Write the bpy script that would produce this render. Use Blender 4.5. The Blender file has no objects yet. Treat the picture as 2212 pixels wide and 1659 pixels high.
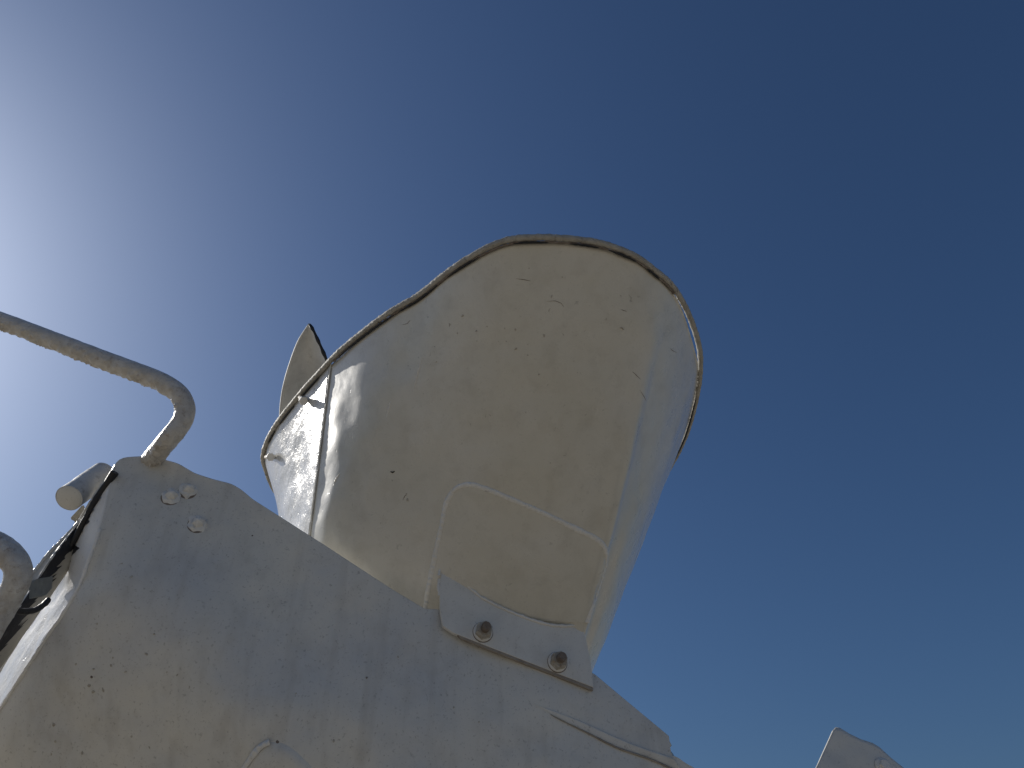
import bpy, bmesh, math, random
from mathutils import Vector, noise, Matrix
from mathutils.bvhtree import BVHTree
random.seed(7)
S = bpy.context.scene
col = S.collection
R = math.radians

# ------------------------------------------------------------------ camera, sky, sun, exposure
PITCH = R(40)
CAM = Vector((0, 0, 2.0))
cd = bpy.data.cameras.new('camera'); cam = bpy.data.objects.new('camera', cd); col.objects.link(cam)
cam.location = CAM; cam.rotation_euler = (R(90) + PITCH, 0, 0)
cd.sensor_width = 36; cd.lens = 26; cd.clip_start = 0.05; cd.clip_end = 20000
S.camera = cam
SUN = Vector((-.732, .430, .530)).normalized()
W = bpy.data.worlds.new('World'); S.world = W; W.use_nodes = True
wn = W.node_tree; wn.nodes.clear()
sky = wn.nodes.new('ShaderNodeTexSky'); sky.sky_type = 'NISHITA'; sky.sun_disc = False
sky.sun_elevation = math.asin(SUN.z)
sky.sun_rotation = math.atan2(SUN.x, SUN.y)
sky.altitude = 200; sky.air_density = 1.22; sky.dust_density = 2.25; sky.ozone_density = 10.0
bg = wn.nodes.new('ShaderNodeBackground'); bg.inputs['Strength'].default_value = 0.0565
wo = wn.nodes.new('ShaderNodeOutputWorld')
wn.links.new(sky.outputs[0], bg.inputs[0]); wn.links.new(bg.outputs[0], wo.inputs[0])
sd = bpy.data.lights.new('sun', 'SUN'); sun = bpy.data.objects.new('sun', sd); col.objects.link(sun)
sd.energy = 3.4; sd.angle = R(0.5); sd.color = (1, .95, .87)
sun.rotation_euler = SUN.to_track_quat('Z', 'Y').to_euler()
sun.location = (-4, 3, 6)
S.view_settings.view_transform = 'Standard'; S.view_settings.look = 'None'
S.view_settings.exposure = 0.0; S.view_settings.gamma = 1; S.view_settings.use_curve_mapping = False

# ------------------------------------------------------------------ helpers
F = Vector((0, math.cos(PITCH), math.sin(PITCH))); U = Vector((0, -math.sin(PITCH), math.cos(PITCH)))
FP = 1598.0
def ray(x, y): return F + Vector(((x - 1106) / FP, 0, 0)) + U * ((829.5 - y) / FP)
def P(x, y, t): return CAM + ray(x, y) * t
def on_z(x, y, h): d = ray(x, y); return CAM + d * (h / d.z)
def on_plane(x, y, Q, n): d = ray(x, y); return CAM + d * ((Q - CAM).dot(n) / d.dot(n))
def nz(p, s, seed=0): return noise.noise(Vector((p[0] * s + seed * 7.3, p[1] * s - seed * 3.1, p[2] * s + seed)))

def cr(pts, per):
    """Catmull-Rom through tuples or vectors"""
    pts = [Vector(p) for p in pts]; out = []
    n = len(pts)
    for i in range(n - 1):
        p0 = pts[i - 1] if i else pts[0] * 2 - pts[1]
        p1, p2 = pts[i], pts[i + 1]
        p3 = pts[i + 2] if i + 2 < n else pts[-1] * 2 - pts[-2]
        # centripetal-ish: limit tangents
        d = (p2 - p1).length
        m1 = (p2 - p0); m2 = (p3 - p1)
        a = (p1 - p0).length + d; b = (p3 - p2).length + d
        m1 = m1 * (d / a) if a > 1e-9 else m1 * 0; m2 = m2 * (d / b) if b > 1e-9 else m2 * 0
        for k in range(per):
            t = k / per; t2 = t * t; t3 = t2 * t
            out.append(p1 * (2*t3 - 3*t2 + 1) + m1 * (t3 - 2*t2 + t) + p2 * (-2*t3 + 3*t2) + m2 * (t3 - t2))
    out.append(pts[-1].copy())
    return out

def resample(pts, step):
    out = [pts[0]]; acc = 0
    for a, b in zip(pts, pts[1:]):
        L = (b - a).length
        if L < 1e-9: continue
        pos = step - acc
        while pos < L:
            out.append(a.lerp(b, pos / L)); pos += step
        acc = L - (pos - step)
    out.append(pts[-1]); return out

def empty(name, loc, label, cat, group=None):
    o = bpy.data.objects.new(name, None); col.objects.link(o); o.location = loc; o.empty_display_size = .1
    o['label'] = label; o['category'] = cat
    if group: o['group'] = group
    return o
def wloc(o):
    v = Vector((0, 0, 0))
    while o: v += Vector(o.location); o = o.parent
    return v
def obj(name, verts, faces, mat, parent=None, smooth=True, label=None, kind=None, auto=None):
    base = wloc(parent) if parent else Vector((0, 0, 0))
    me = bpy.data.meshes.new(name)
    me.from_pydata([tuple(Vector(v) - base) for v in verts], [], faces)
    bm = bmesh.new(); bm.from_mesh(me); bmesh.ops.recalc_face_normals(bm, faces=bm.faces); bm.to_mesh(me); bm.free()
    me.materials.append(mat)
    for p in me.polygons: p.use_smooth = smooth
    if auto:
        me.set_sharp_from_angle(angle=R(auto))
    o = bpy.data.objects.new(name, me); col.objects.link(o)
    if parent: o.parent = parent
    if label: o['label'] = label
    if kind: o['kind'] = kind
    return o
def orient(o, toward=CAM):
    """flip an open sheet so that its normals look at a point"""
    me = o.data; base = wloc(o); s = 0
    for p in me.polygons: s += p.normal.dot(toward - (p.center + base)) * p.area
    if s < 0: me.flip_normals()
    return o
def grid_faces(nr, nc, closed=False):
    f = []
    for i in range(nr - 1):
        for j in range(nc if closed else nc - 1):
            k = (j + 1) % nc
            f.append((i*nc + j, i*nc + k, (i+1)*nc + k, (i+1)*nc + j))
    return f
def solid(o, th, off=-1):
    m = o.modifiers.new('thickness', 'SOLIDIFY'); m.thickness = th; m.offset = off; m.use_even_offset = False
    return o
def tube(name, pts, rad, mat, parent=None, segs=16, rough=0, rs=60, flat=1.0, up=Vector((0, 0, 1)), fn=None, **kw):
    """sweep; rad a number or function(i/n); rough = relative radius noise; flat squashes one axis"""
    verts = []; n = len(pts)
    pu = None
    for i, p in enumerate(pts):
        tg = (pts[min(i+1, n-1)] - pts[max(i-1, 0)]).normalized()
        if pu is None: pu = up
        a = (pu - tg * pu.dot(tg)); a = a.normalized() if a.length > 1e-6 else tg.orthogonal().normalized()
        pu = a; b = tg.cross(a)
        r = rad(i / (n-1)) if callable(rad) else rad
        for k in range(segs):
            th = 2*math.pi*k/segs
            d = a * math.cos(th) * flat + b * math.sin(th)
            q = p + d * r
            if rough: q = p + d * r * (1 + rough * nz(q, rs) + rough * .6 * nz(q, rs*2.3, 3))
            if fn: q = fn(q, p, d)
            verts.append(q)
    faces = grid_faces(n, segs, True)
    c0 = len(verts); verts.append(pts[0]); verts.append(pts[-1])
    for k in range(segs):
        faces.append((c0, (k+1) % segs, k)); faces.append((c0+1, (n-1)*segs + k, (n-1)*segs + (k+1) % segs))
    return obj(name, verts, faces, mat, parent, auto=60, **kw)
def slab(name, pts, back, mat, parent=None, bevel=.0012, **kw):
    """polygon pushed along vector 'back'"""
    n = len(pts)
    verts = list(pts) + [Vector(p) + back for p in pts]
    faces = [tuple(range(n)), tuple(range(2*n-1, n-1, -1))] + [(i, (i+1) % n, n + (i+1) % n, n + i) for i in range(n)]
    o = obj(name, verts, faces, mat, parent, smooth=False, **kw)
    if bevel:
        m = o.modifiers.new('bevel', 'BEVEL'); m.width = bevel; m.segments = 2; m.limit_method = 'ANGLE'; m.angle_limit = R(40)
    return o
def bead_on(name, pn, w, h, mat, parent, **kw):
    """weld bead lying on a sheet: pn = [(point, normal)], w half width, h height"""
    vs = []; n = len(pn); K = 8
    for i, (p, nn) in enumerate(pn):
        tg = (pn[min(i+2, n-1)][0] - pn[max(i-2, 0)][0]).normalized(); sd_ = tg.cross(nn).normalized()
        ww = w * (1 + .30 * nz(p, 60, 2)); ripple = 1 + .35 * nz(p, 170, 1) + .15 * math.sin(i * 1.1)
        for k in range(K + 1):
            a = math.pi * k / K
            vs.append(p + sd_ * math.cos(a) * ww + nn * (math.sin(a) * h * ripple - .0004))
    return orient(obj(name, vs, grid_faces(n, K + 1), mat, parent, **kw))
def bvh(o):
    base = wloc(o); me = o.data
    return BVHTree.FromPolygons([v.co + base for v in me.vertices], [tuple(p.vertices) for p in me.polygons])
def hit(tree, x, y, lift=0.0):
    d = ray(x, y).normalized()
    loc, nrm, i, dist = tree.ray_cast(CAM, d)
    if loc is None: return None, None
    if nrm.dot(d) > 0: nrm = -nrm
    return loc + nrm * lift, nrm

# ------------------------------------------------------------------ materials
def new_mat(name):
    m = bpy.data.materials.new(name); m.use_nodes = True; nt = m.node_tree
    return m, nt, nt.nodes['Principled BSDF']
def N(nt, t, **kw):
    n = nt.nodes.new(t)
    for k, v in kw.items():
        if k in n.inputs: n.inputs[k].default_value = v
        else: setattr(n, k, v)
    return n
def ramp(nt, src, stops):
    r = nt.nodes.new('ShaderNodeValToRGB'); e = r.color_ramp.elements
    while len(e) < len(stops): e.new(.5)
    for el, (p, c) in zip(e, stops):
        el.position = p; el.color = (c, c, c, 1) if not hasattr(c, '__len__') else (*c, 1)
    nt.links.new(src, r.inputs[0]); return r.outputs[0]
def mix(nt, f, a, b, mode='MIX'):
    m = nt.nodes.new('ShaderNodeMix'); m.data_type = 'RGBA'; m.blend_type = mode
    for s, v in ((m.inputs[0], f), (m.inputs[6], a), (m.inputs[7], b)):
        if hasattr(v, 'is_linked'): nt.links.new(v, s)
        elif hasattr(v, '__len__'): s.default_value = (*v, 1)
        else: s.default_value = v
    return m.outputs[2]
def tex(nt, kind, scale, mapping=None, seed=0, **kw):
    tc = nt.nodes.new('ShaderNodeTexCoord'); mp = nt.nodes.new('ShaderNodeMapping')
    nt.links.new(tc.outputs['Object'], mp.inputs[0])
    mp.inputs['Scale'].default_value = mapping or (1, 1, 1); mp.inputs['Location'].default_value = (seed*3.7, seed*1.9, seed*5.3)
    t = N(nt, kind, Scale=scale, **kw); nt.links.new(mp.outputs[0], t.inputs['Vector'])
    return t
def mathn(nt, op, a, b):
    m = nt.nodes.new('ShaderNodeMath'); m.operation = op
    for s, v in zip(m.inputs, (a, b)):
        if hasattr(v, 'is_linked'): nt.links.new(v, s)
        else: s.default_value = v
    return m.outputs[0]
def specks(nt, scale, lo, hi, seed, stretch=(1, 1, .6)):
    """sparse broken flecks: the peaks of a fine noise"""
    w = tex(nt, 'ShaderNodeTexNoise', scale, mapping=stretch, seed=seed, Detail=3.0, Roughness=.55, Distortion=.6)
    return ramp(nt, w.outputs[0], [(lo, 0), (hi, 1)])

def paint(name, colr, colr2, dirt, rough=.35, spot=0.5, drip=.25, peel=.3, coat=0, seed=0, fleck=.5, spec=.5, dent=0):
    m, nt, b = new_mat(name)
    big = tex(nt, 'ShaderNodeTexNoise', 3.2, seed=seed, Detail=5.0, Roughness=.6)
    c = mix(nt, ramp(nt, big.outputs[0], [(.35, 0), (.65, 1)]), colr, colr2)
    med = tex(nt, 'ShaderNodeTexNoise', 18, seed=seed+2, Detail=8.0, Roughness=.65)
    c = mix(nt, mathn(nt, 'MULTIPLY', ramp(nt, med.outputs[0], [(.5, 0), (.75, 1)]), .28), c, dirt)
    st = tex(nt, 'ShaderNodeTexNoise', 1, mapping=(30, 30, 2.2), seed=seed+3, Detail=4.0)
    c = mix(nt, mathn(nt, 'MULTIPLY', ramp(nt, st.outputs[0], [(.52, 0), (.72, 1)]), drip), c, dirt)
    s1 = specks(nt, 75, .68, .74, seed+4, (1, 1, .8)); s2 = specks(nt, 210, .60, .70, seed+8, (1, 1, 1))
    gate = tex(nt, 'ShaderNodeTexNoise', 7, seed=seed+9, Detail=2.0)
    gate2 = ramp(nt, gate.outputs[0], [(.42, .15), (.62, 1)])
    c = mix(nt, mathn(nt, 'MULTIPLY', mathn(nt, 'MULTIPLY', s1, gate2), spot), c, tuple(x*.35 for x in dirt))
    c = mix(nt, mathn(nt, 'MULTIPLY', s2, fleck*.5), c, tuple(x*.4 for x in dirt))
    nt.links.new(c, b.inputs['Base Color'])
    rr = tex(nt, 'ShaderNodeTexNoise', 22, seed=seed+5, Detail=5.0)
    nt.links.new(ramp(nt, rr.outputs[0], [(.3, rough*.75), (.7, min(1, rough*1.35))]), b.inputs['Roughness'])
    b.inputs['Specular IOR Level'].default_value = spec
    b.inputs['Coat Weight'].default_value = coat; b.inputs['Coat Roughness'].default_value = .2
    f = tex(nt, 'ShaderNodeTexNoise', 260, seed=seed+6, Detail=3.0)
    g = tex(nt, 'ShaderNodeTexNoise', 45, seed=seed+7, Detail=4.0)
    h = mathn(nt, 'ADD', mathn(nt, 'MULTIPLY', f.outputs[0], .12), mathn(nt, 'MULTIPLY', g.outputs[0], .5))
    h = mathn(nt, 'SUBTRACT', h, mathn(nt, 'MULTIPLY', s1, .25))
    if dent:
        q1 = tex(nt, 'ShaderNodeTexNoise', 9, seed=seed+20, Detail=2.0); h = mathn(nt, 'ADD', h, mathn(nt, 'MULTIPLY', q1.outputs[0], dent))
    bp = N(nt, 'ShaderNodeBump', Strength=peel, Distance=.004); nt.links.new(h, bp.inputs['Height'])
    nt.links.new(bp.outputs[0], b.inputs['Normal'])
    return m
M = {}
M['hopper'] = paint('cream_enamel_paint', (.60, .575, .495), (.66, .64, .58), (.33, .30, .24), rough=.30, spot=.45, drip=.12, peel=.18, coat=.5, seed=1, dent=6, fleck=.25)
M['panel'] = paint('white_blistered_paint', (.52, .51, .48), (.64, .63, .60), (.36, .34, .30), rough=.22, spot=.2, drip=.2, peel=1.0, seed=5, fleck=.3)
M['plate'] = paint('white_speckled_paint', (.60, .60, .585), (.73, .70, .62), (.38, .35, .30), rough=.42, spot=.3, drip=.30, peel=.30, seed=11, dent=7, fleck=.75)
M['flange'] = paint('sunlit_edge_paint', (.76, .75, .72), (.80, .79, .77), (.55, .53, .47), rough=.36, spot=.3, drip=.1, peel=1.0, seed=31)  # base colour lifted above the plate paint to brighten the sunlit edge
M['bracket'] = paint('matt_white_paint', (.67, .66, .62), (.70, .69, .65), (.38, .36, .32), rough=.5, spot=.12, drip=.08, peel=.3, seed=17, fleck=.5)
M['bead'] = paint('painted_weld', (.70, .69, .65), (.76, .75, .72), (.46, .42, .34), rough=.4, spot=.3, drip=.1, peel=.7, seed=23)

def crust(name, a, b_, rust, amount=.5, peel=1.0, seed=0, sc=1.0, rough=.6):
    m, nt, b = new_mat(name)
    n1 = tex(nt, 'ShaderNodeTexNoise', 35*sc, seed=seed, Detail=8.0, Roughness=.7)
    c = mix(nt, ramp(nt, n1.outputs[0], [(.35, 0), (.62, 1)]), a, b_)
    n2 = tex(nt, 'ShaderNodeTexNoise', 60*sc, seed=seed+3, Detail=8.0, Roughness=.75)
    c = mix(nt, mathn(nt, 'MULTIPLY', ramp(nt, n2.outputs[0], [(.55, 0), (.68, 1)]), amount), c, rust)
    nt.links.new(c, b.inputs['Base Color']); b.inputs['Roughness'].default_value = rough
    n3 = tex(nt, 'ShaderNodeTexNoise', 140*sc, seed=seed+5, Detail=6.0, Roughness=.7)
    bp = N(nt, 'ShaderNodeBump', Strength=peel, Distance=.003); nt.links.new(n3.outputs[0], bp.inputs['Height'])
    nt.links.new(bp.outputs[0], b.inputs['Normal'])
    return m
M['rim'] = crust('cement_crusted_steel', (.32, .30, .26), (.46, .44, .39), (.09, .07, .05), .8, 1.0, 1)
M['pipe'] = crust('chalky_pipe_paint', (.50, .47, .42), (.66, .63, .58), (.28, .18, .10), .6, .9, 4, 1.0, .33)
M['pipe_dirty'] = crust('dirty_pipe_paint', (.48, .43, .37), (.70, .68, .63), (.22, .15, .10), .75, .9, 7, 1.0, .36)
M['rust'] = crust('rusty_zinc', (.54, .52, .47), (.38, .32, .24), (.16, .08, .03), .9, 1.0, 9, 2.0)
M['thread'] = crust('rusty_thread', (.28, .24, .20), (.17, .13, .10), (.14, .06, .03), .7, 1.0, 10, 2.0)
M['edge'] = crust('bare_sheet_edge', (.26, .22, .18), (.36, .32, .27), (.16, .09, .05), .6, .7, 12)
M['grease'] = crust('black_grease', (.012, .012, .016), (.02, .02, .024), (.10, .09, .08), .6, .7, 14, .45)
M['rail'] = crust('chalky_rail_paint', (.50, .47, .40), (.42, .39, .33), (.06, .055, .05), .5, .7, 15, .5)
M['sleeve'] = crust('stained_sleeve_paint', (.52, .52, .50), (.62, .61, .59), (.10, .075, .055), .5, .6, 16, .55)
M['tab'] = crust('dull_zinc', (.20, .21, .20), (.28, .29, .27), (.10, .09, .07), .5, .6, 19)
M['flap'] = crust('worn_grey_sheet', (.60, .60, .58), (.72, .72, .70), (.34, .33, .30), .4, .35, 18, .6)
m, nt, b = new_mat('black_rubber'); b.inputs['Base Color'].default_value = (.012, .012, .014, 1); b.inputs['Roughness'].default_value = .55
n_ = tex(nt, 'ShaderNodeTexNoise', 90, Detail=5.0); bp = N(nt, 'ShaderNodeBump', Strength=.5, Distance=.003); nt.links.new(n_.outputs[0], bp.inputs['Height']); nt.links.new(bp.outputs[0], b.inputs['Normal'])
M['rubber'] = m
m, nt, b = new_mat('dusty_ground')
g1 = tex(nt, 'ShaderNodeTexNoise', .6, Detail=8.0); g2 = tex(nt, 'ShaderNodeTexNoise', 9, Detail=8.0)
c = mix(nt, g1.outputs[0], (.40, .34, .245), (.32, .27, .20)); c = mix(nt, mathn(nt, 'MULTIPLY', g2.outputs[0], .5), c, (.40, .37, .31))
nt.links.new(c, b.inputs['Base Color']); b.inputs['Roughness'].default_value = .95
bp = N(nt, 'ShaderNodeBump', Strength=.4, Distance=.02); nt.links.new(g2.outputs[0], bp.inputs['Height']); nt.links.new(bp.outputs[0], b.inputs['Normal'])
M['ground'] = m

# ------------------------------------------------------------------ ground
GS = 6000
obj('ground', [(-GS, -GS, 0), (GS, -GS, 0), (GS, GS, 0), (-GS, GS, 0)], [(0, 1, 2, 3)], M['ground'], smooth=False, kind='structure')

# ------------------------------------------------------------------ hopper
ZR, ZB = 1.2, .50            # rim and throat height above the camera
hop = empty('hopper', CAM + Vector((0, 1.7, ZB)), 'large cream painted steel hopper with a crusty rim, bolted above the white support', 'hopper')
def rp(x, y): p = on_z(x, y, ZR); return (p.x, p.y)
stations = [  # rim xy, throat xy (plan)
    ((-.10, 2.30), (-.10, 2.00)), ((-.45, 2.25), (-.30, 1.97)), ((-.655, 2.13), (-.40, 1.88)), ((-.715, 1.98), (-.44, 1.81)),
    (rp(573, 1000), (-.462, 1.76)), (rp(578, 962), (-.472, 1.705)), (rp(602, 918), (-.483, 1.66)), (rp(650, 858), (-.482, 1.625)),
    (rp(714, 787), (-.466, 1.60)),
    (rp(770, 736), (-.435, 1.575)), (rp(850, 678), (-.37, 1.572)), (rp(905, 645), (-.30, 1.585)), (rp(960, 601), (-.22, 1.606)),
    (rp(1000, 573), (-.18, 1.612)), (rp(1060, 540), (-.12, 1.614)), (rp(1115, 523), (-.07, 1.612)), (rp(1220, 523), (.0, 1.61)),
    (rp(1300, 534), (.05, 1.615)), (rp(1370, 560), (.085, 1.612)), (rp(1412, 590), (.104, 1.612)), (rp(1450, 626), (.113, 1.627)),
    (rp(1490, 700), (.122, 1.655)), (rp(1508, 770), (.130, 1.69)), (rp(1506, 830), (.137, 1.715)),
    (rp(1482, 930), (.143, 1.75)), (rp(1450, 1000), (.142, 1.80)), ((.43, 1.95), (.13, 1.85)), ((.33, 2.12), (.08, 1.93)), ((.13, 2.25), (.0, 1.98)), ((-.10, 2.30), (-.10, 2.00))]
NST = len(stations)
def skin(i0, i1, per, rows, dent, seed, rsag=None, dish=0):
    top = cr([(a[0], a[1], ZR) for a, b in stations[i0:i1+1]], per)
    bot = cr([(a[0], a[1], ZB) for a, b in [(b, 0) for a, b in stations[i0:i1+1]]], per)
    vs = []
    for r in range(rows + 1):
        f = r / rows
        for j, (a, b) in enumerate(zip(top, bot)):
            s = i0 + j / per
            p = a.lerp(b, f)
            if rsag: p = p + rsag(s, f)
            p = p + CAM
            d = (dent * (nz(p, 6, seed) + .5 * nz(p, 14, seed+1)) + .0058 * nz((p.x*11, p.y*11, p.z*2.2), 1, seed+4) * max(.25, 1 - abs(s - 10.5) / 5)) * min(1, f*6) * min(1, abs(s - 8) * 1.2)
            c = Vector((-.08, 1.7, 0)) - Vector((p.x, p.y, 0)); c.normalize()
            vs.append(p + c * (d + .0022 * max(0, min(1, (12 - s) / 3.5)) + dish * math.sin(math.pi * min(1, f / .62)) * max(0, min(1, (8 - s) / 1.6))))
    return vs, rows + 1, len(top)
def sag(s, f):
    # the sheet swells a little between rim and throat; its top edge has sprung off the rim in places
    v = Vector((0, 0, 0))
    if 9 < s < 24:
        w = math.sin(math.pi * (s - 9) / 15)
        v += Vector((.012 * w, -.018 * w, 0)) * math.sin(math.pi * f)
    k = 0
    for (c, wd, am) in ((13.2, 1.1, .0015), (15.6, .7, .001), (17.3, .8, .001), (21.4, 1.3, .009), (24.3, .5, .004)):
        if abs(s - c) < wd: k += am * (math.cos(math.pi * (s - c) / wd) + 1) / 2
    v += Vector((0, 0, -k)) * max(0, 1 - f * 8)
    if k: v += Vector((-.02 if s > 20 else 0, .010, 0)).normalized() * k * .7 * max(0, 1 - f * 8)
    if s > 16 and s < 26:   # soft fold where front turns into the right-hand side
        w = math.exp(-((s - 19.3) / .75) ** 2)
        v += Vector((.012, -.012, 0)) * w * min(1, f * 3)
    return v
vs, nr, nc = skin(8, NST - 1, 12, 80, .0050, 3, sag)
shell = orient(obj('shell', vs, grid_faces(nr, nc), M['hopper'], hop, label='cream front and right side sheet with scuffs'))
solid(shell, .003)
vs2, nr2, nc2 = skin(0, 8, 14, 80, .007, 9, None, .016)
panel = orient(obj('side_panel', vs2, grid_faces(nr2, nc2), M['panel'], hop, label='glossy white blistered left panel in the sun'))
solid(panel, .003)
T_shell, T_panel = bvh(shell), bvh(panel)

# rim: bar along the top edge, standing a little outside the sheet
rimc = cr([(a[0], a[1], ZR) for a, b in stations], 12)
rimc = [p + CAM for p in rimc]
cen = Vector((-.08, 1.7, 0))
rimp = []
for p in resample(rimc, .004):
    o_ = Vector((p.x, p.y, 0)) - cen; o_.normalize()
    rimp.append(p + o_ * (.006 + .0018 * nz(p, 9)) + Vector((0, 0, .004)))
tube('rim', rimp, .0066, M['rim'], hop, segs=14, rough=.20, rs=170, flat=1.15, label='crusty grey-brown rim bar')
# dark beads laid in the joint, in runs, as the shade under the rim
def joint_run(a, b, r=.003, off=.0015, dz=-.006, i=0):
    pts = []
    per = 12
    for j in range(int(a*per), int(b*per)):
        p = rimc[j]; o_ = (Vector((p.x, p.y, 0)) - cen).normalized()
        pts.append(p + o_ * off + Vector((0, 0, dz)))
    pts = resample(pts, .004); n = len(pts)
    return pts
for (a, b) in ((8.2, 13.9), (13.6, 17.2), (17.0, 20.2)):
    tube('joint_shade', joint_run(a, b, dz=-.0045), .0022, M['thread'], hop, segs=8, rough=.4, rs=120)
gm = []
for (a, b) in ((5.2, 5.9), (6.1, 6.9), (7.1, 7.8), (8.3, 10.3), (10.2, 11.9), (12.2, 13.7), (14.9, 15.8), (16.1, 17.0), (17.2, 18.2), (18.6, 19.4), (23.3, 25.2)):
    pts = joint_run(a, b)
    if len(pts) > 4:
        tube('joint_shade', pts, lambda f: .0021 * (.2 + math.sin(math.pi * f) ** .5), M['rubber'], hop, segs=8, rough=.35, rs=150)

# seam lip between side panel and shell
sl = [Vector((stations[8][0][0], stations[8][0][1], ZR)), Vector((stations[8][1][0], stations[8][1][1], ZB))]
sp = [sl[0].lerp(sl[1], k/120) + CAM for k in range(121)]
out = Vector((-.6, -.8, 0))
sp = [p + out * (-.0008 + .0012 * nz(p, 20)) for p in sp]
tube('seam_bead', sp, .0022, M['bead'], hop, segs=8, rough=.35, rs=120)

# doubler plate on the shell, outlined by a weld bead
dl = cr([(917, 1330), (925, 1275), (940, 1200), (955, 1130), (965, 1085), (985, 1056), (1010, 1047), (1040, 1053), (1100, 1077), (1170, 1107), (1240, 1141), (1290, 1166), (1306, 1183), (1310, 1207), (1299, 1250), (1283, 1300), (1268, 1345)], 8)
dl = [Vector((p.x, p.y)) for p in [Vector((q[0], q[1])) for q in dl]]
def place(px, lift):
    out = []
    for q in px:
        h, n = hit(T_shell, q[0], q[1], lift)
        if h: out.append(h)
    return out
pn = [hit(T_shell, q.x, q.y) for q in resample(dl, 2.2)]
bead_on('weld_bead', [q for q in pn if q[0]], .0058, .0040, M['bead'], hop, label='raised pale weld outline')
# doubler sheet: transfinite patch between left run and right run of the outline
top_i = [i for i, p in enumerate(dl) if p.y < 1056][0]
nL = 24
Lr = resample(dl[:top_i+1], 6); Rr = resample(dl[top_i:], 6)
def at(poly, f):
    k = f * (len(poly) - 1); i = min(int(k), len(poly) - 2); return poly[i].lerp(poly[i+1], k - i)
vs = []; ok = True
RW, CL = 40, 50
bottomL, bottomR = Vector((917, 1330)), Vector((1268, 1345))
for r in range(RW + 1):
    f = r / RW
    a = at(list(reversed(Lr)), f)
    b2 = at(Rr, .55 + .45 * f) if True else None
    for c_ in range(CL + 1):
        g = c_ / CL
        topp = at(Rr, .55 * g)
        botp = bottomL.lerp(bottomR, g)
        lin = topp.lerp(botp, f) + (a - (at(Rr, 0).lerp(bottomL, f))) * (1 - g) + (b2 - (at(Rr, .55).lerp(bottomR, f))) * g
        h, n = hit(T_shell, lin.x, lin.y, .0018)
        vs.append(h if h else P(lin.x, lin.y, 1.55))
dp = orient(obj('doubler_plate', vs, grid_faces(RW + 1, CL + 1), M['hopper'], hop))

# small marks on the shell: pin hole, scratches, paint runs
def ribbon(name, px, w, lift, mat, tree=T_shell, parent=hop, **kw):
    """short raised or dark sliver that follows the sheet"""
    pts = []
    for q in resample([Vector(p) for p in px], 3):
        h, n = hit(tree, q[0], q[1], lift)
        if h: pts.append(h)
    if len(pts) < 3: return
    return tube(name, pts, lambda f: w * (.3 + .7 * math.sin(math.pi * f)), mat, parent, segs=6, rough=.5, rs=300, flat=.5, **kw)
ribbon('pin_hole', [(843, 1019), (848, 1021), (853, 1018)], .0028, 0, M['rubber'])
for px in ([(1115, 602), (1130, 604), (1146, 607)], [(868, 702), (880, 699), (886, 692)], [(1448, 752), (1452, 757), (1462, 762)],
           [(1340, 668), (1348, 671), (1354, 673)], [(1382, 842), (1390, 855), (1396, 866)], [(870, 1080), (874, 1072), (880, 1068)],
           [(1180, 651), (1200, 650), (1212, 655), (1218, 663)], [(1384, 820), (1372, 808), (1366, 803)]):
    ribbon('scratch', px, .0009, 0, M['thread'])
for px in ([(893, 847), (901, 815), (909, 785), (914, 770)], [(835, 905), (840, 880), (846, 862)], [(868, 1072), (905, 1055), (935, 1050)][:0] or [(720, 1050), (726, 1035), (735, 1022)]):
    ribbon('paint_run', px, .0035, -.001, M['bead'])

# flap standing up behind the left of the rim
fl = [(668, 700, 2.06), (644, 738, 2.08), (626, 785, 2.10), (613, 830, 2.12), (606, 872, 2.15), (604, 905, 2.17), (606, 945, 2.2), (612, 985, 2.23)]
fr = [(668, 700, 2.06), (676, 712, 2.05), (686, 733, 2.04), (697, 758, 2.035), (708, 784, 2.03), (722, 815, 2.03), (735, 850, 2.03), (745, 890, 2.03)]
A = cr([P(*q) for q in fl], 6); B = cr([P(*q) for q in fr], 6)
vs = []
for a, b_ in zip(A, B):
    w = (b_ - a).length
    for k in range(21):
        g = k / 20
        vs.append(a.lerp(b_, g) + F * (math.sin(math.pi * g) * w * .32) + Vector((0, 0, 0)))
flap = orient(obj('splash_flap', vs, grid_faces(len(A), 21), M['flap'], hop, label='curved grey sheet standing up behind the rim'))
solid(flap, .004)
tube('rubber_edge', resample(B[1:], .006), lambda f: .0045 + .001 * math.sin(40 * f), M['rubber'], flap, segs=8, rough=.25, rs=120)

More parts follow.
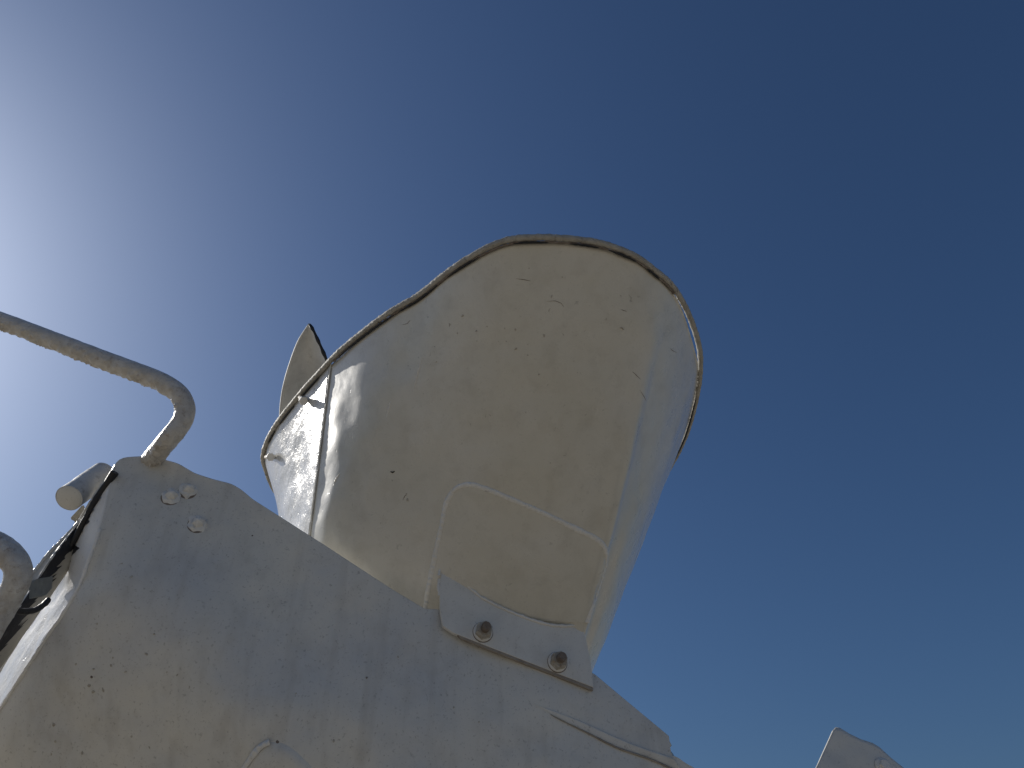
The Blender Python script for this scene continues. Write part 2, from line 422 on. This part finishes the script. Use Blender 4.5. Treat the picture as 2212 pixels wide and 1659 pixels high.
def frame(n):
    a = n.cross(Vector((0, 0, 1)))
    if a.length < .05: a = n.cross(Vector((1, 0, 0)))
    a.normalize(); return a, n.cross(a)
def disc(name, c, n, r0, r1, h, mat, parent, segs=24, ang=0, bev=.0006, **kw):
    """frustum; segs=6 gives a hexagon"""
    a, b_ = frame(n); prof = [(r0, 0), (r0, 0 + bev), (r1, h - bev), (max(r1 - bev * 1.5, .0005), h)]
    vs = []
    for r, z in prof:
        for k in range(segs):
            t = 2*math.pi*k/segs + ang; vs.append(c + (a * math.cos(t) + b_ * math.sin(t)) * r + n * z)
    fs = grid_faces(4, segs, True)
    fs.append(tuple(range(segs))[::-1]); fs.append(tuple(3*segs + k for k in range(segs)))
    return obj(name, vs, fs, mat, parent, smooth=(segs > 8), auto=35, **kw)
def thread(c, n, r, h, mat, parent):
    pts = [c + n * (h * k / 40) for k in range(41)]
    a, b_ = frame(n)
    vs = []; segs = 16
    for i, p in enumerate(pts):
        for k in range(segs):
            t = 2*math.pi*k/segs
            rr = r * (1 - .10 * (math.sin((i / 40 * 7 + k / segs) * 2 * math.pi) > 0)) * (1 if i < 38 else .85)
            vs.append(p + (a * math.cos(t) + b_ * math.sin(t)) * rr)
    fs = grid_faces(41, segs, True); fs.append(tuple(40*segs + k for k in range(segs)))
    return obj('stud', vs, fs, mat, parent, smooth=False)

# two small bolts under the rim on the left panel
for (x0, y0, x1, y1) in ((648, 857, 668, 868), (574, 987, 597, 987)):
    e, n = hit(T_panel, x1, y1, 0)
    if e is None: e, n = P(x1, y1, 1.95), Vector((-.8, -.5, 0)).normalized()
    s = on_z(x0, y0, ZR)
    bt = e + n * .016
    hd = s + (e - s).normalized() * 0
    ax = (bt - hd).normalized()
    tube('rim_bolt', [hd, hd.lerp(bt, .5), bt], .0062, M['rust'], hop, segs=12)
    disc('rim_nut', bt - ax * .004, ax, .0115, .0115, .010, M['bead'], hop, segs=6, ang=.3)

# ------------------------------------------------------------------ support plate (pressed sheet with folded left edge)
Q0 = P(1100, 1400, 1.5); N0 = Vector((.25, -.96, 0)).normalized()
ped = empty('support_plate', Vector((-.3, 1.4, 0)), 'large white speckled steel support plate that fills the lower left, under the hopper', 'plate')
def sp_(x): return math.log1p(math.exp(x)) if x < 30 else x
def below(x, y):
    # px below the soft fold that runs parallel to the upper edge
    return (y - (1170 + (x - 150) * .88)) * .75
def ledge(x, y):
    # signed px right of the left edge
    xe = 255 - max(0, (y - 990)) * .19 if y < 1200 else 215 - (y - 1200) * .64
    return (x - xe) * .84
def plate_pt(x, y, lift=0):
    p = on_plane(x, y, Q0, N0); d = ray(x, y)
    k = 70
    away = .00046 * k * sp_(below(x, y) / k) + .00020 * 40 * sp_(-(below(x, y) + 60) / 40) * max(0, min(1, (760 - x) / 220))
    e = ledge(x, y)
    if e < 90: away += .028 * ((90 - max(e, 0)) / 90) ** 2 * min(1, max(0, (y - 1000) / 250))
    away -= .008 * nz((x*.005, y*.005, 0), 1, 2) + .004 * nz((x*.013, y*.009, 0), 1, 4)
    return p + d * (away - lift)
bd = [(-260, 1960), (-130, 1745), (-60, 1628), (0, 1532), (30, 1490), (60, 1440), (95, 1385), (140, 1320), (172, 1262), (195, 1200), (213, 1150), (229, 1092), (240, 1040), (250, 1000), (257, 991), (275, 987), (315, 985), (345, 990), (385, 1001), (420, 1022), (460, 1035), (500, 1045), (522, 1058), (545, 1078), (600, 1113), (672, 1159), (720, 1190), (790, 1236), (850, 1275), (917, 1315), (952, 1317), (960, 1325), (1120, 1385), (1283, 1455), (1345, 1507), (1445, 1590), (1447, 1610), (1451, 1632), (1466, 1636), (1475, 1645), (1500, 1659), (1600, 1725), (1750, 1830)]
# dense boundary, corners kept
B2 = []
for a, b_ in zip(bd, bd[1:]):
    L = math.dist(a, b_); n = max(1, int(L / 7))
    for k in range(n): B2.append(Vector(a).lerp(Vector(b_), k / n))
B2.append(Vector(bd[-1]))
# soften polyline except the true corners
keep = {(250, 1000), (917, 1315), (952, 1317), (1445, 1590), (1451, 1632)}
for _ in range(1):
    B3 = [B2[0]]
    for i in range(1, len(B2) - 1):
        q = B2[i]
        if any(math.dist(q, k) < 4 for k in keep): B3.append(q)
        else: B3.append(q * .5 + (B2[i-1] + B2[i+1]) * .25)
    B3.append(B2[-1]); B2 = B3
NB = len(B2); ROWS = 110
vs = []
for r in range(ROWS + 1):
    f = (r / ROWS) ** 1.25
    for i, q in enumerate(B2):
        s = i / (NB - 1)
        c_ = Vector((-260 + 2010 * s, 1960 - 130 * s))
        p2 = q.lerp(c_, f)
        vs.append(plate_pt(p2.x, p2.y))
# carry the sheet down to the ground
for z_ in (1.2, .6, 0.0):
    for i in range(NB):
        p = vs[ROWS * NB + i]; vs.append(Vector((p.x, p.y + .02, z_)))
skinp = orient(obj('front_sheet', vs, grid_faces(ROWS + 4, NB), M['plate'], ped))
solid(skinp, .006)

# folded left flange
inner = cr([(-260, 1960, 0), (-60, 1628, 0), (0, 1532, 0), (60, 1440, 0), (95, 1385, 0), (140, 1320, 0), (172, 1262, 0), (195, 1200, 0), (213, 1150, 0), (229, 1092, 0), (240, 1040, 0), (250, 1002, 0)], 8)
outer = cr([(-330, 1960, .13), (-95, 1605, .20), (-30, 1500, .20), (22, 1415, .19), (52, 1370, .18), (86, 1318, .16), (104, 1290, .14), (122, 1222, .115), (150, 1165, .08), (183, 1106, .045), (215, 1055, .03), (247, 1012, .008)], 8)
vs = []; nk = 12
for a, b_ in zip(inner, outer):
    pa = plate_pt(a.x, a.y); pb = plate_pt(a.x, a.y)
    pb = CAM + ray(b_.x, b_.y) * (((pa - CAM).dot(F)) + b_.z)
    for k in range(nk + 1):
        g = k / nk
        q = pa.lerp(pb, g) + Vector((-.6, -.8, 0)) * (.004 * math.sin(math.pi * g)) + Vector((-.5, -.5, 0)) * .003 * nz(pa.lerp(pb, g), 25, 3)
        vs.append(q)
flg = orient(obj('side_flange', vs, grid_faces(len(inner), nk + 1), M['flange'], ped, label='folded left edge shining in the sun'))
solid(flg, .004)
outl = [CAM + ray(b_.x, b_.y) * (((plate_pt(a.x, a.y) - CAM).dot(F)) + b_.z - .002) for a, b_ in zip(inner, outer)]
cornp = [plate_pt(a.x, a.y, .0005) for a in inner[6:int(len(inner) * .75)]]
tube('corner_glint', resample(cornp, .004), .0036, M['flange'], ped, segs=10, rough=.45, rs=90)  # added bead along the fold, shaped to catch a bright line of sun
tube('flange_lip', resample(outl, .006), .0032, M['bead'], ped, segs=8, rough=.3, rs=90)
def fl_pt(i, g, lift=.004):
    return vs[i * (nk + 1)].lerp(vs[i * (nk + 1) + nk], g) + (CAM - vs[i * (nk + 1)]).normalized() * lift
n_i = len(inner)
fi = [fl_pt(i, 0, 0) for i in range(n_i)]; fo = [fl_pt(i, 1, 0) for i in range(n_i)]
FLG = (fo[int(n_i * .60):], fi[int(n_i * .60):])

# plate details -------------------------------------------------------
TP = bvh(skinp)
# gusset fold on the lower right: two beads with a sunk strip
def onplate(x, y, lift):
    h, n = hit(TP, x, y, lift); return h if h else plate_pt(x, y, lift)
l1 = cr([(1150, 1520, 0), (1200, 1537, 0), (1262, 1561, 0), (1320, 1588, 0), (1380, 1613, 0), (1447, 1634, 0)], 8)
l2 = cr([(1150, 1520, 0), (1205, 1550, 0), (1270, 1582, 0), (1330, 1612, 0), (1352, 1620, 0), (1410, 1640, 0), (1470, 1668, 0), (1560, 1715, 0)], 8)
l1 = resample(l1, 4); l2 = resample(l2, 4)
vs = []; n1 = 70; nk2 = 10
for i in range(n1 + 1):
    f = i / n1; a = at(l1, f); b_ = at(l2, f * .8)
    w = min(1, f * 1.6)
    for k in range(nk2 + 1):
        g = k / nk2
        q = a.lerp(b_, g)
        prof = math.sin(math.pi * min(1, g * 1.0)) ** .7
        vs.append(onplate(q.x, q.y, .0006 + .0042 * w * (min(1, g * 8) * (1 - g) ** .8)))
orient(obj('fold_strip', vs, grid_faces(n1 + 1, nk2 + 1), M['plate'], ped))
low = [onplate(q.x, q.y + 3, .002) for q in l2[int(len(l2)*.1):int(len(l2)*.9)]]
tube('lower_lip', resample(low, .004), lambda f: .0006 + .0014 * min(1, f * 2.5), M['edge'], ped, segs=8, rough=.25, rs=70)
# pressed dome at the bottom, its ridge highlight drawn as a pale bead
arc = cr([(515, 1690, 0), (528, 1658, 0), (545, 1632, 0), (565, 1610, 0), (585, 1600, 0), (610, 1603, 0), (635, 1617, 0), (660, 1640, 0), (685, 1668, 0), (700, 1700, 0)], 6)
cx, cy = 610, 1720
vs = []
for q in arc:
    for k in range(13):
        g = k / 12
        x, y = q.x + (cx - q.x) * g, q.y + (cy - q.y) * g
        vs.append(onplate(x, y, -.001 + .006 * (1 - (1 - min(1, g * 4)) ** 2)))
orient(obj('pressed_boss', vs, grid_faces(len(arc), 13), M['plate'], ped))
bq = resample(cr([(527, 1662, 0), (544, 1636, 0), (563, 1613, 0), (583, 1602, 0)], 8), 2.5)
pnb = [(onplate(q.x, q.y, .004), N0) for q in bq]
bead_on('ridge_highlight', pnb, .0050, .0040, M['bead'], ped)
# three painted-over bolts
def painted_bolt(x, y, sc, rot, parent):
    c, n = hit(TP, x, y, -.001)
    w = disc('painted_bolt', c, n, .0195 * sc, .0155 * sc, .0060, M['bead'], parent, segs=28, bev=.0015)
    disc('rust_rim', c + Vector((-.0005, 0, -.0028)), n, .0196 * sc, .0190 * sc, .0022, M['thread'], w, segs=24)
    for v in w.data.vertices:
        v.co += (Vector((nz(v.co, 90, x), nz(v.co, 90, x + 1), nz(v.co, 90, x + 2)))) * .0052
    disc('bolt_head', c + n * .003 + Vector((.001, 0, .001)), n, .0125 * sc, .0105 * sc, .0115, M['bead'], w, segs=6, ang=rot, bev=.003)
    disc('bolt_tip', c + n * .0135 + Vector((.001, 0, .001)), n, .0062 * sc, .0045 * sc, .004, M['bead'], w, segs=12, bev=.001)
painted_bolt(369, 1073, 1.0, .2, ped); painted_bolt(406, 1060, 1.0, .7, ped); painted_bolt(427, 1132, 1.05, .45, ped)
for (x, y, r) in ((600, 1602, .0035), (545, 1157, .002), (792, 1464, .0022), (198, 1462, .003)):
    disc('rust_pit', onplate(x, y, -.0006), N0, r, r*.8, .0012, M['thread'], ped, segs=9, bev=.0003)

M['pit'] = crust('brown_pit', (.50, .47, .40), (.42, .38, .32), (.26, .21, .16), .5, .6, 21)
def pits(tree, pts, base, parent):
    for (x, y, k) in pts:
        h, n = hit(tree, x, y, -.0004)
        if not h: continue
        o = disc('paint_pit', h, n, base * k, base * k * .7, .0009, M['pit'], parent, segs=11, bev=.0002)
        for v in o.data.vertices:
            v.co += Vector((nz(v.co, 200, x), nz(v.co, 200, x + 1), nz(v.co, 200, x + 2) * 1.6)) * base * k * .7
pits(TP, [(239,1438,.9),(193,1480,.9),(224,1488,1.2),(201,1495,.8),(164,1436,.8),(115,1566,1.1),(120,1602,.8),(112,1628,1),(284,1589,1),(225,1598,.8),(257,1589,.6),(315,1413,.9),(359,1453,1),(383,1458,.8),(289,1517,.7),(243,1421,.6),(271,1453,.7),(203,1445,.8),(407,1484,.8),(178,1626,.9),(306,1615,.8),(322,1615,.6),(164,1346,.6),(210,1348,.6),(263,1217,.8),(284,1245,.8),(333,1369,.6),(387,1390,.7),(860,1420,.7),(640,1498,.5),(980,1528,.6),(1035,1560,.5),(720,1600,.6)], .0034, ped)
pits(T_shell, [(1029,716,.9),(1077,738,.8),(1090,709,.5),(1114,711,.8),(1093,737,.6),(1114,754,1.1),(1140,744,.5),(1175,725,1),(1164,809,1),(1140,767,.5),(1052,705,.5),(988,720,.9),(999,682,1.2),(972,702,1.3),(1143,580,.6),(1215,598,.8),(1192,640,1),(1343,709,1.3),(1473,823,.8),(1085,897,.5),(1135,891,.6),(942,782,.6),(1030,737,.5),(878,1066,1),(874,1075,.8),(880,1079,1.1),(1310,690,.7),(1240,780,.5),(1190,1000,.5),(1340,640,.8)], .0026, hop)
# ------------------------------------------------------------------ bracket welded to the hopper, bolted to the plate
LB = .014
bo = [(953, 1228), (972, 1238), (992, 1253), (1014, 1271), (1038, 1291), (1062, 1304), (1089, 1317), (1120, 1330), (1162, 1345), (1190, 1352), (1215, 1354), (1258, 1352), (1266, 1380), (1274, 1418), (1279, 1450), (1282, 1485), (1130, 1426), (979, 1367), (957, 1352), (951, 1322), (951, 1270)]
def bp_(x, y, l=0): return on_plane(x, y, Q0 + N0 * (LB + l), N0)
brk = slab('mounting_bracket', [bp_(*q) for q in bo], -N0 * .0105, M['bracket'], hop, bevel=.001, label='matt white bracket plate with two nuts')
# bare lower edge strip of the bracket
e0, e1 = bp_(986, 1371, -.0045), bp_(1280, 1487, -.0045)
slab('bracket_edge', [e0 + N0*.0035, e1 + N0*.0035, e1 + Vector((0, 0, -.0055)) + N0*.0035, e0.lerp(e1, .04) + Vector((0, 0, -.0055)) + N0*.0035], -N0 * .0085, M['edge'], brk, bevel=.0006)
wl = [bp_(q[0], q[1] - 2, .001) for q in cr([(948, 1246, 0)] + [(x, y, 0) for x, y in bo[:12]] + [(1268, 1350, 0)], 6)]
tube('bracket_weld', resample(wl, .003), .0030, M['bead'], brk, segs=8, rough=.45, rs=110)
tube('weld_stub', [bp_(949, 1252 + k * 7, -.008 + .001 * (k % 2)) for k in range(6)], .004, M['bead'], brk, segs=8, rough=.7, rs=160)
for (x, y, a) in ((1043, 1366, .35), (1204, 1431, .3)):
    c = bp_(x, y, .0002)
    w = disc('rust_ring', c - N0 * .0006, N0, .0212, .0206, .0012, M['thread'], brk, segs=28)
    w = disc('washer', c + Vector((0, 0, .0006)), N0, .0200, .0192, .0042, M['bead'], brk, segs=28)
    tl = (N0 + Vector((0, 0, .02))).normalized()
    disc('nut', c + N0 * .0042, tl, .0178, .0172, .0150, M['rust'], brk, segs=6, ang=a, bev=.0012)
    thread(c + N0 * .016, tl, .0092, .0200, M['thread'], brk)

# ------------------------------------------------------------------ right support plate (its tip shows at the lower right)
rs = empty('support_plate', P(1860, 1700, 1.75) * 1.0, 'small white plate tip poking up alone at the lower right corner', 'plate')
rs.location.z = 0
NR = Vector((.1, -.98, .1)).normalized(); QR = P(1850, 1620, 1.75)
ro = [(1700, 1790), (1763, 1659), (1783, 1616), (1800, 1577), (1805, 1571), (1814, 1572), (1835, 1585), (1860, 1597), (1885, 1605), (1900, 1614), (1925, 1637), (1950, 1657), (2020, 1712), (2110, 1790)]
rr = []
for a, b_ in zip(ro, ro[1:]):
    n = max(1, int(math.dist(a, b_) / 8)); rr += [Vector(a).lerp(Vector(b_), k / n) for k in range(n)]
rr.append(Vector(ro[-1]))
vs = []; RWS = 24
for r in range(RWS + 1):
    f = r / RWS
    for i, q in enumerate(rr):
        c_ = Vector((1700 + 410 * i / (len(rr) - 1), 1800)); p2 = q.lerp(c_, f)
        p = on_plane(p2.x, p2.y, QR, NR); vs.append(p + ray(p2.x, p2.y) * (.004 * nz((p2.x*.02, p2.y*.02, 3), 1)))
nn = len(rr)
for z_ in (1.2, 0.0):
    for i in range(nn): p = vs[RWS*nn + i]; vs.append(Vector((p.x, p.y, z_)))
o = orient(obj('front_sheet', vs, grid_faces(RWS + 3, nn), M['bracket'], rs)); solid(o, .008)
cR = on_plane(1908, 1655, QR + NR * .001, NR)
w = disc('painted_bolt', cR, NR, .019, .017, .004, M['bead'], rs); disc('bolt_head', cR + NR*.004, NR, .012, .011, .009, M['bead'], w, segs=6)

# ------------------------------------------------------------------ handrails
def crusty(amp, rs_):
    def f(q, p, d):
        und = max(0, -d.z) ** 1.0
        lump = .5 * max(0, nz(q, rs_, 5) + .15) + 1.1 * max(0, nz(q, rs_*2.6, 6)) * max(0, .4 + nz(q, 22, 8) * 2)
        return q + d * amp * und * lump * 1.6
    return f
def legged(pts, start=True, end=False):
    # the tube turns down outside the picture and runs to the ground
    if start:
        a = pts[0]; pts = [Vector((a.x - .06, a.y, 0)), Vector((a.x - .06, a.y, .8)), Vector((a.x - .06, a.y, a.z - .12))] + pts
    if end:
        a = pts[-1]; pts = pts + [Vector((a.x - .02, a.y, a.z - .3)), Vector((a.x - .02, a.y, .5)), Vector((a.x - .02, a.y, 0))]
    return pts
h1 = empty('handrail', Vector((-1.3, 1.5, 0)), 'upper bent white handrail tube reaching in from the left edge to the plate top', 'handrail', 'bent handrails left of the support plate')
c1 = [(-420, 500, 2.0), (-400, 545, 1.98), (-360, 568, 1.95), (-200, 625, 1.83), (0, 692, 1.72), (140, 745, 1.67), (250, 787, 1.64), (330, 817, 1.62), (368, 836, 1.61), (391, 858, 1.60), (400, 884, 1.59), (392, 912, 1.575), (366, 946, 1.56), (332, 987, 1.60), (300, 1030, 1.66), (285, 1080, 1.7)]
tube('rail_tube', resample(cr(legged([P(*q) for q in c1]), 14), .003), lambda f: .0195 + .0018 * max(0, f - .8) * 5, M['pipe'], h1, segs=40, rough=.03, rs=40, fn=crusty(.006, 95))
h2 = empty('handrail', Vector((-1.0, 1.1, 0)), 'lower mottled handrail bend at the left edge, clamped to the greasy angle bar', 'handrail', 'bent handrails left of the support plate')
c2 = [(-260, 1120, 1.25), (-120, 1140, 1.22), (-60, 1153, 1.2), (-10, 1176, 1.19), (22, 1200, 1.18), (38, 1228, 1.17), (36, 1256, 1.165), (22, 1286, 1.16), (-2, 1325, 1.15), (-40, 1390, 1.13), (-110, 1510, 1.1), (-300, 1850, 1.0)]
tube('rail_tube', resample(cr(legged([P(*q) for q in c2], True, True), 14), .003), .0200, M['pipe_dirty'], h2, segs=32, rough=.05, rs=40, fn=crusty(.003, 90))
tab = [P(62, 1262, 1.19), P(68, 1254, 1.2), (P(105, 1248, 1.27)), P(103, 1275, 1.27), P(90, 1290, 1.25), P(62, 1295, 1.19)]
slab('clamp_tab', tab, F * .012, M['tab'], h2, label='dull grey clamp tab')
st_ = cr([P(30, 1316, 1.20), P(48, 1321, 1.22), P(72, 1319, 1.25), (P(92, 1308, 1.28)), P(104, 1296, 1.3)], 6)
tube('rubber_strap', st_, .0052, M['rubber'], h2, segs=8, rough=.2, rs=80)

# ------------------------------------------------------------------ greasy angle bar running down to the left
ab = empty('angle_bar', P(-60, 1440, 1.45), 'long greasy steel angle bar sloping down behind the lower handrail', 'angle bar')
Al = [(188, 1100, 1.56), (162, 1138, 1.54), (110, 1192, 1.50), (69, 1240, 1.47), (15, 1298, 1.43), (-60, 1380, 1.38), (-260, 1600, 1.25)]
Bl = [(196, 1098, 1.55), (156, 1148, 1.52), (113, 1203, 1.47), (80, 1253, 1.44), (41, 1312, 1.39), (-20, 1398, 1.33), (-220, 1680, 1.2)]
Cl = [(230, 1110, 1.57), (196, 1160, 1.55), (165, 1205, 1.52), (136, 1250, 1.49), (100, 1302, 1.45), (40, 1388, 1.40), (-150, 1660, 1.27)]
A_, B_, C_ = [cr([P(*q) for q in L_], 8) for L_ in (Al, Bl, Cl)]
def ragged(name, A, B, g0, g1, lift, parent, seed, wob=.22):
    """smear of grease with a torn lower edge, lying on a strip"""
    vs = []
    A = resample(A, .004); n = len(A)
    for i, a in enumerate(A):
        f = i / (n - 1) * (len(B) - 1); k = min(int(f), len(B) - 2); b_ = B[k].lerp(B[k+1], f - k)
        e = g1 + wob * nz(a, 30, seed) + wob * 1.1 * nz(a, 110, seed + 1)
        for k in range(5):
            q = a.lerp(b_, g0 + (max(e, g0 + .02) - g0) * k / 4); vs.append(q + (CAM - q).normalized() * lift)
    return orient(obj(name, vs, grid_faces(n, 5), M['grease'], parent))
def strip(name, A, B, mat, label=None, th=.004):
    vs = []
    for a, b_ in zip(A, B):
        for k in range(7):
            q = a.lerp(b_, k / 6); vs.append(q + F * .0015 * nz(q, 20))
    o = orient(obj(name, vs, grid_faces(len(A), 7), mat, ab, label=label)); return solid(o, th)
ragged('grease_smear', FLG[0], FLG[1], .03, .42, .015, ped, 9, .16)
sp2 = cr([CAM + ray(x, y) * (((plate_pt(xi, yi) - CAM).dot(F)) + z - .030) for (x, y, xi, yi, z) in ((248, 1020, 249, 1006, .01), (224, 1056, 241, 1040, .03), (198, 1098, 232, 1080, .045), (173, 1142, 222, 1120, .06), (151, 1184, 208, 1165, .075), (124, 1232, 192, 1210, .09), (109, 1264, 178, 1250, .10))], 8)
tube('rubber_seal', resample(sp2, .005), lambda f: .0085 - .0045 * f, M['rubber'], ped, segs=10, rough=.2, rs=60, label='black seal strip along the folded edge')
strip('upper_leg', A_, B_, M['rail']); strip('lower_leg', B_, C_, M['rail'], 'leg smeared with black grease')
ragged('grease_smear', B_, C_, .0, .55, .0025, ab, 5, .2)
tube('bar_corner', resample(B_, .006), .0022, M['bead'], ab, segs=6, rough=.3, rs=80)
tube('sunlit_edge', resample(A_, .004), .0045, M['panel'], ab, segs=8, rough=.4, rs=90)

# ------------------------------------------------------------------ pipe sleeve behind the flange
sv = empty('pipe_sleeve', P(190, 1045, 1.62), 'short stained pipe sleeve with a pale end, left of the plate top', 'pipe')
s0, s1 = P(149, 1076, 1.53), P(222, 1024, 1.66); ax = (s1 - s0).normalized()
tube('sleeve_tube', [s0.lerp(s1, k / 30) for k in range(31)], .0275, M['sleeve'], sv, segs=36, rough=.03, rs=30)
disc('end_cap', s0 + ax * .0005, -ax, .0255, .024, .0022, M['bracket'], sv, segs=32, label='pale grey closed end')
slab('sleeve_lug', [P(176, 1092, 1.60), P(152, 1118, 1.58), (P(153, 1123, 1.58)), P(160, 1126, 1.58), P(163, 1141, 1.58), P(185, 1125, 1.60)], F * .01, M['rim'], sv)
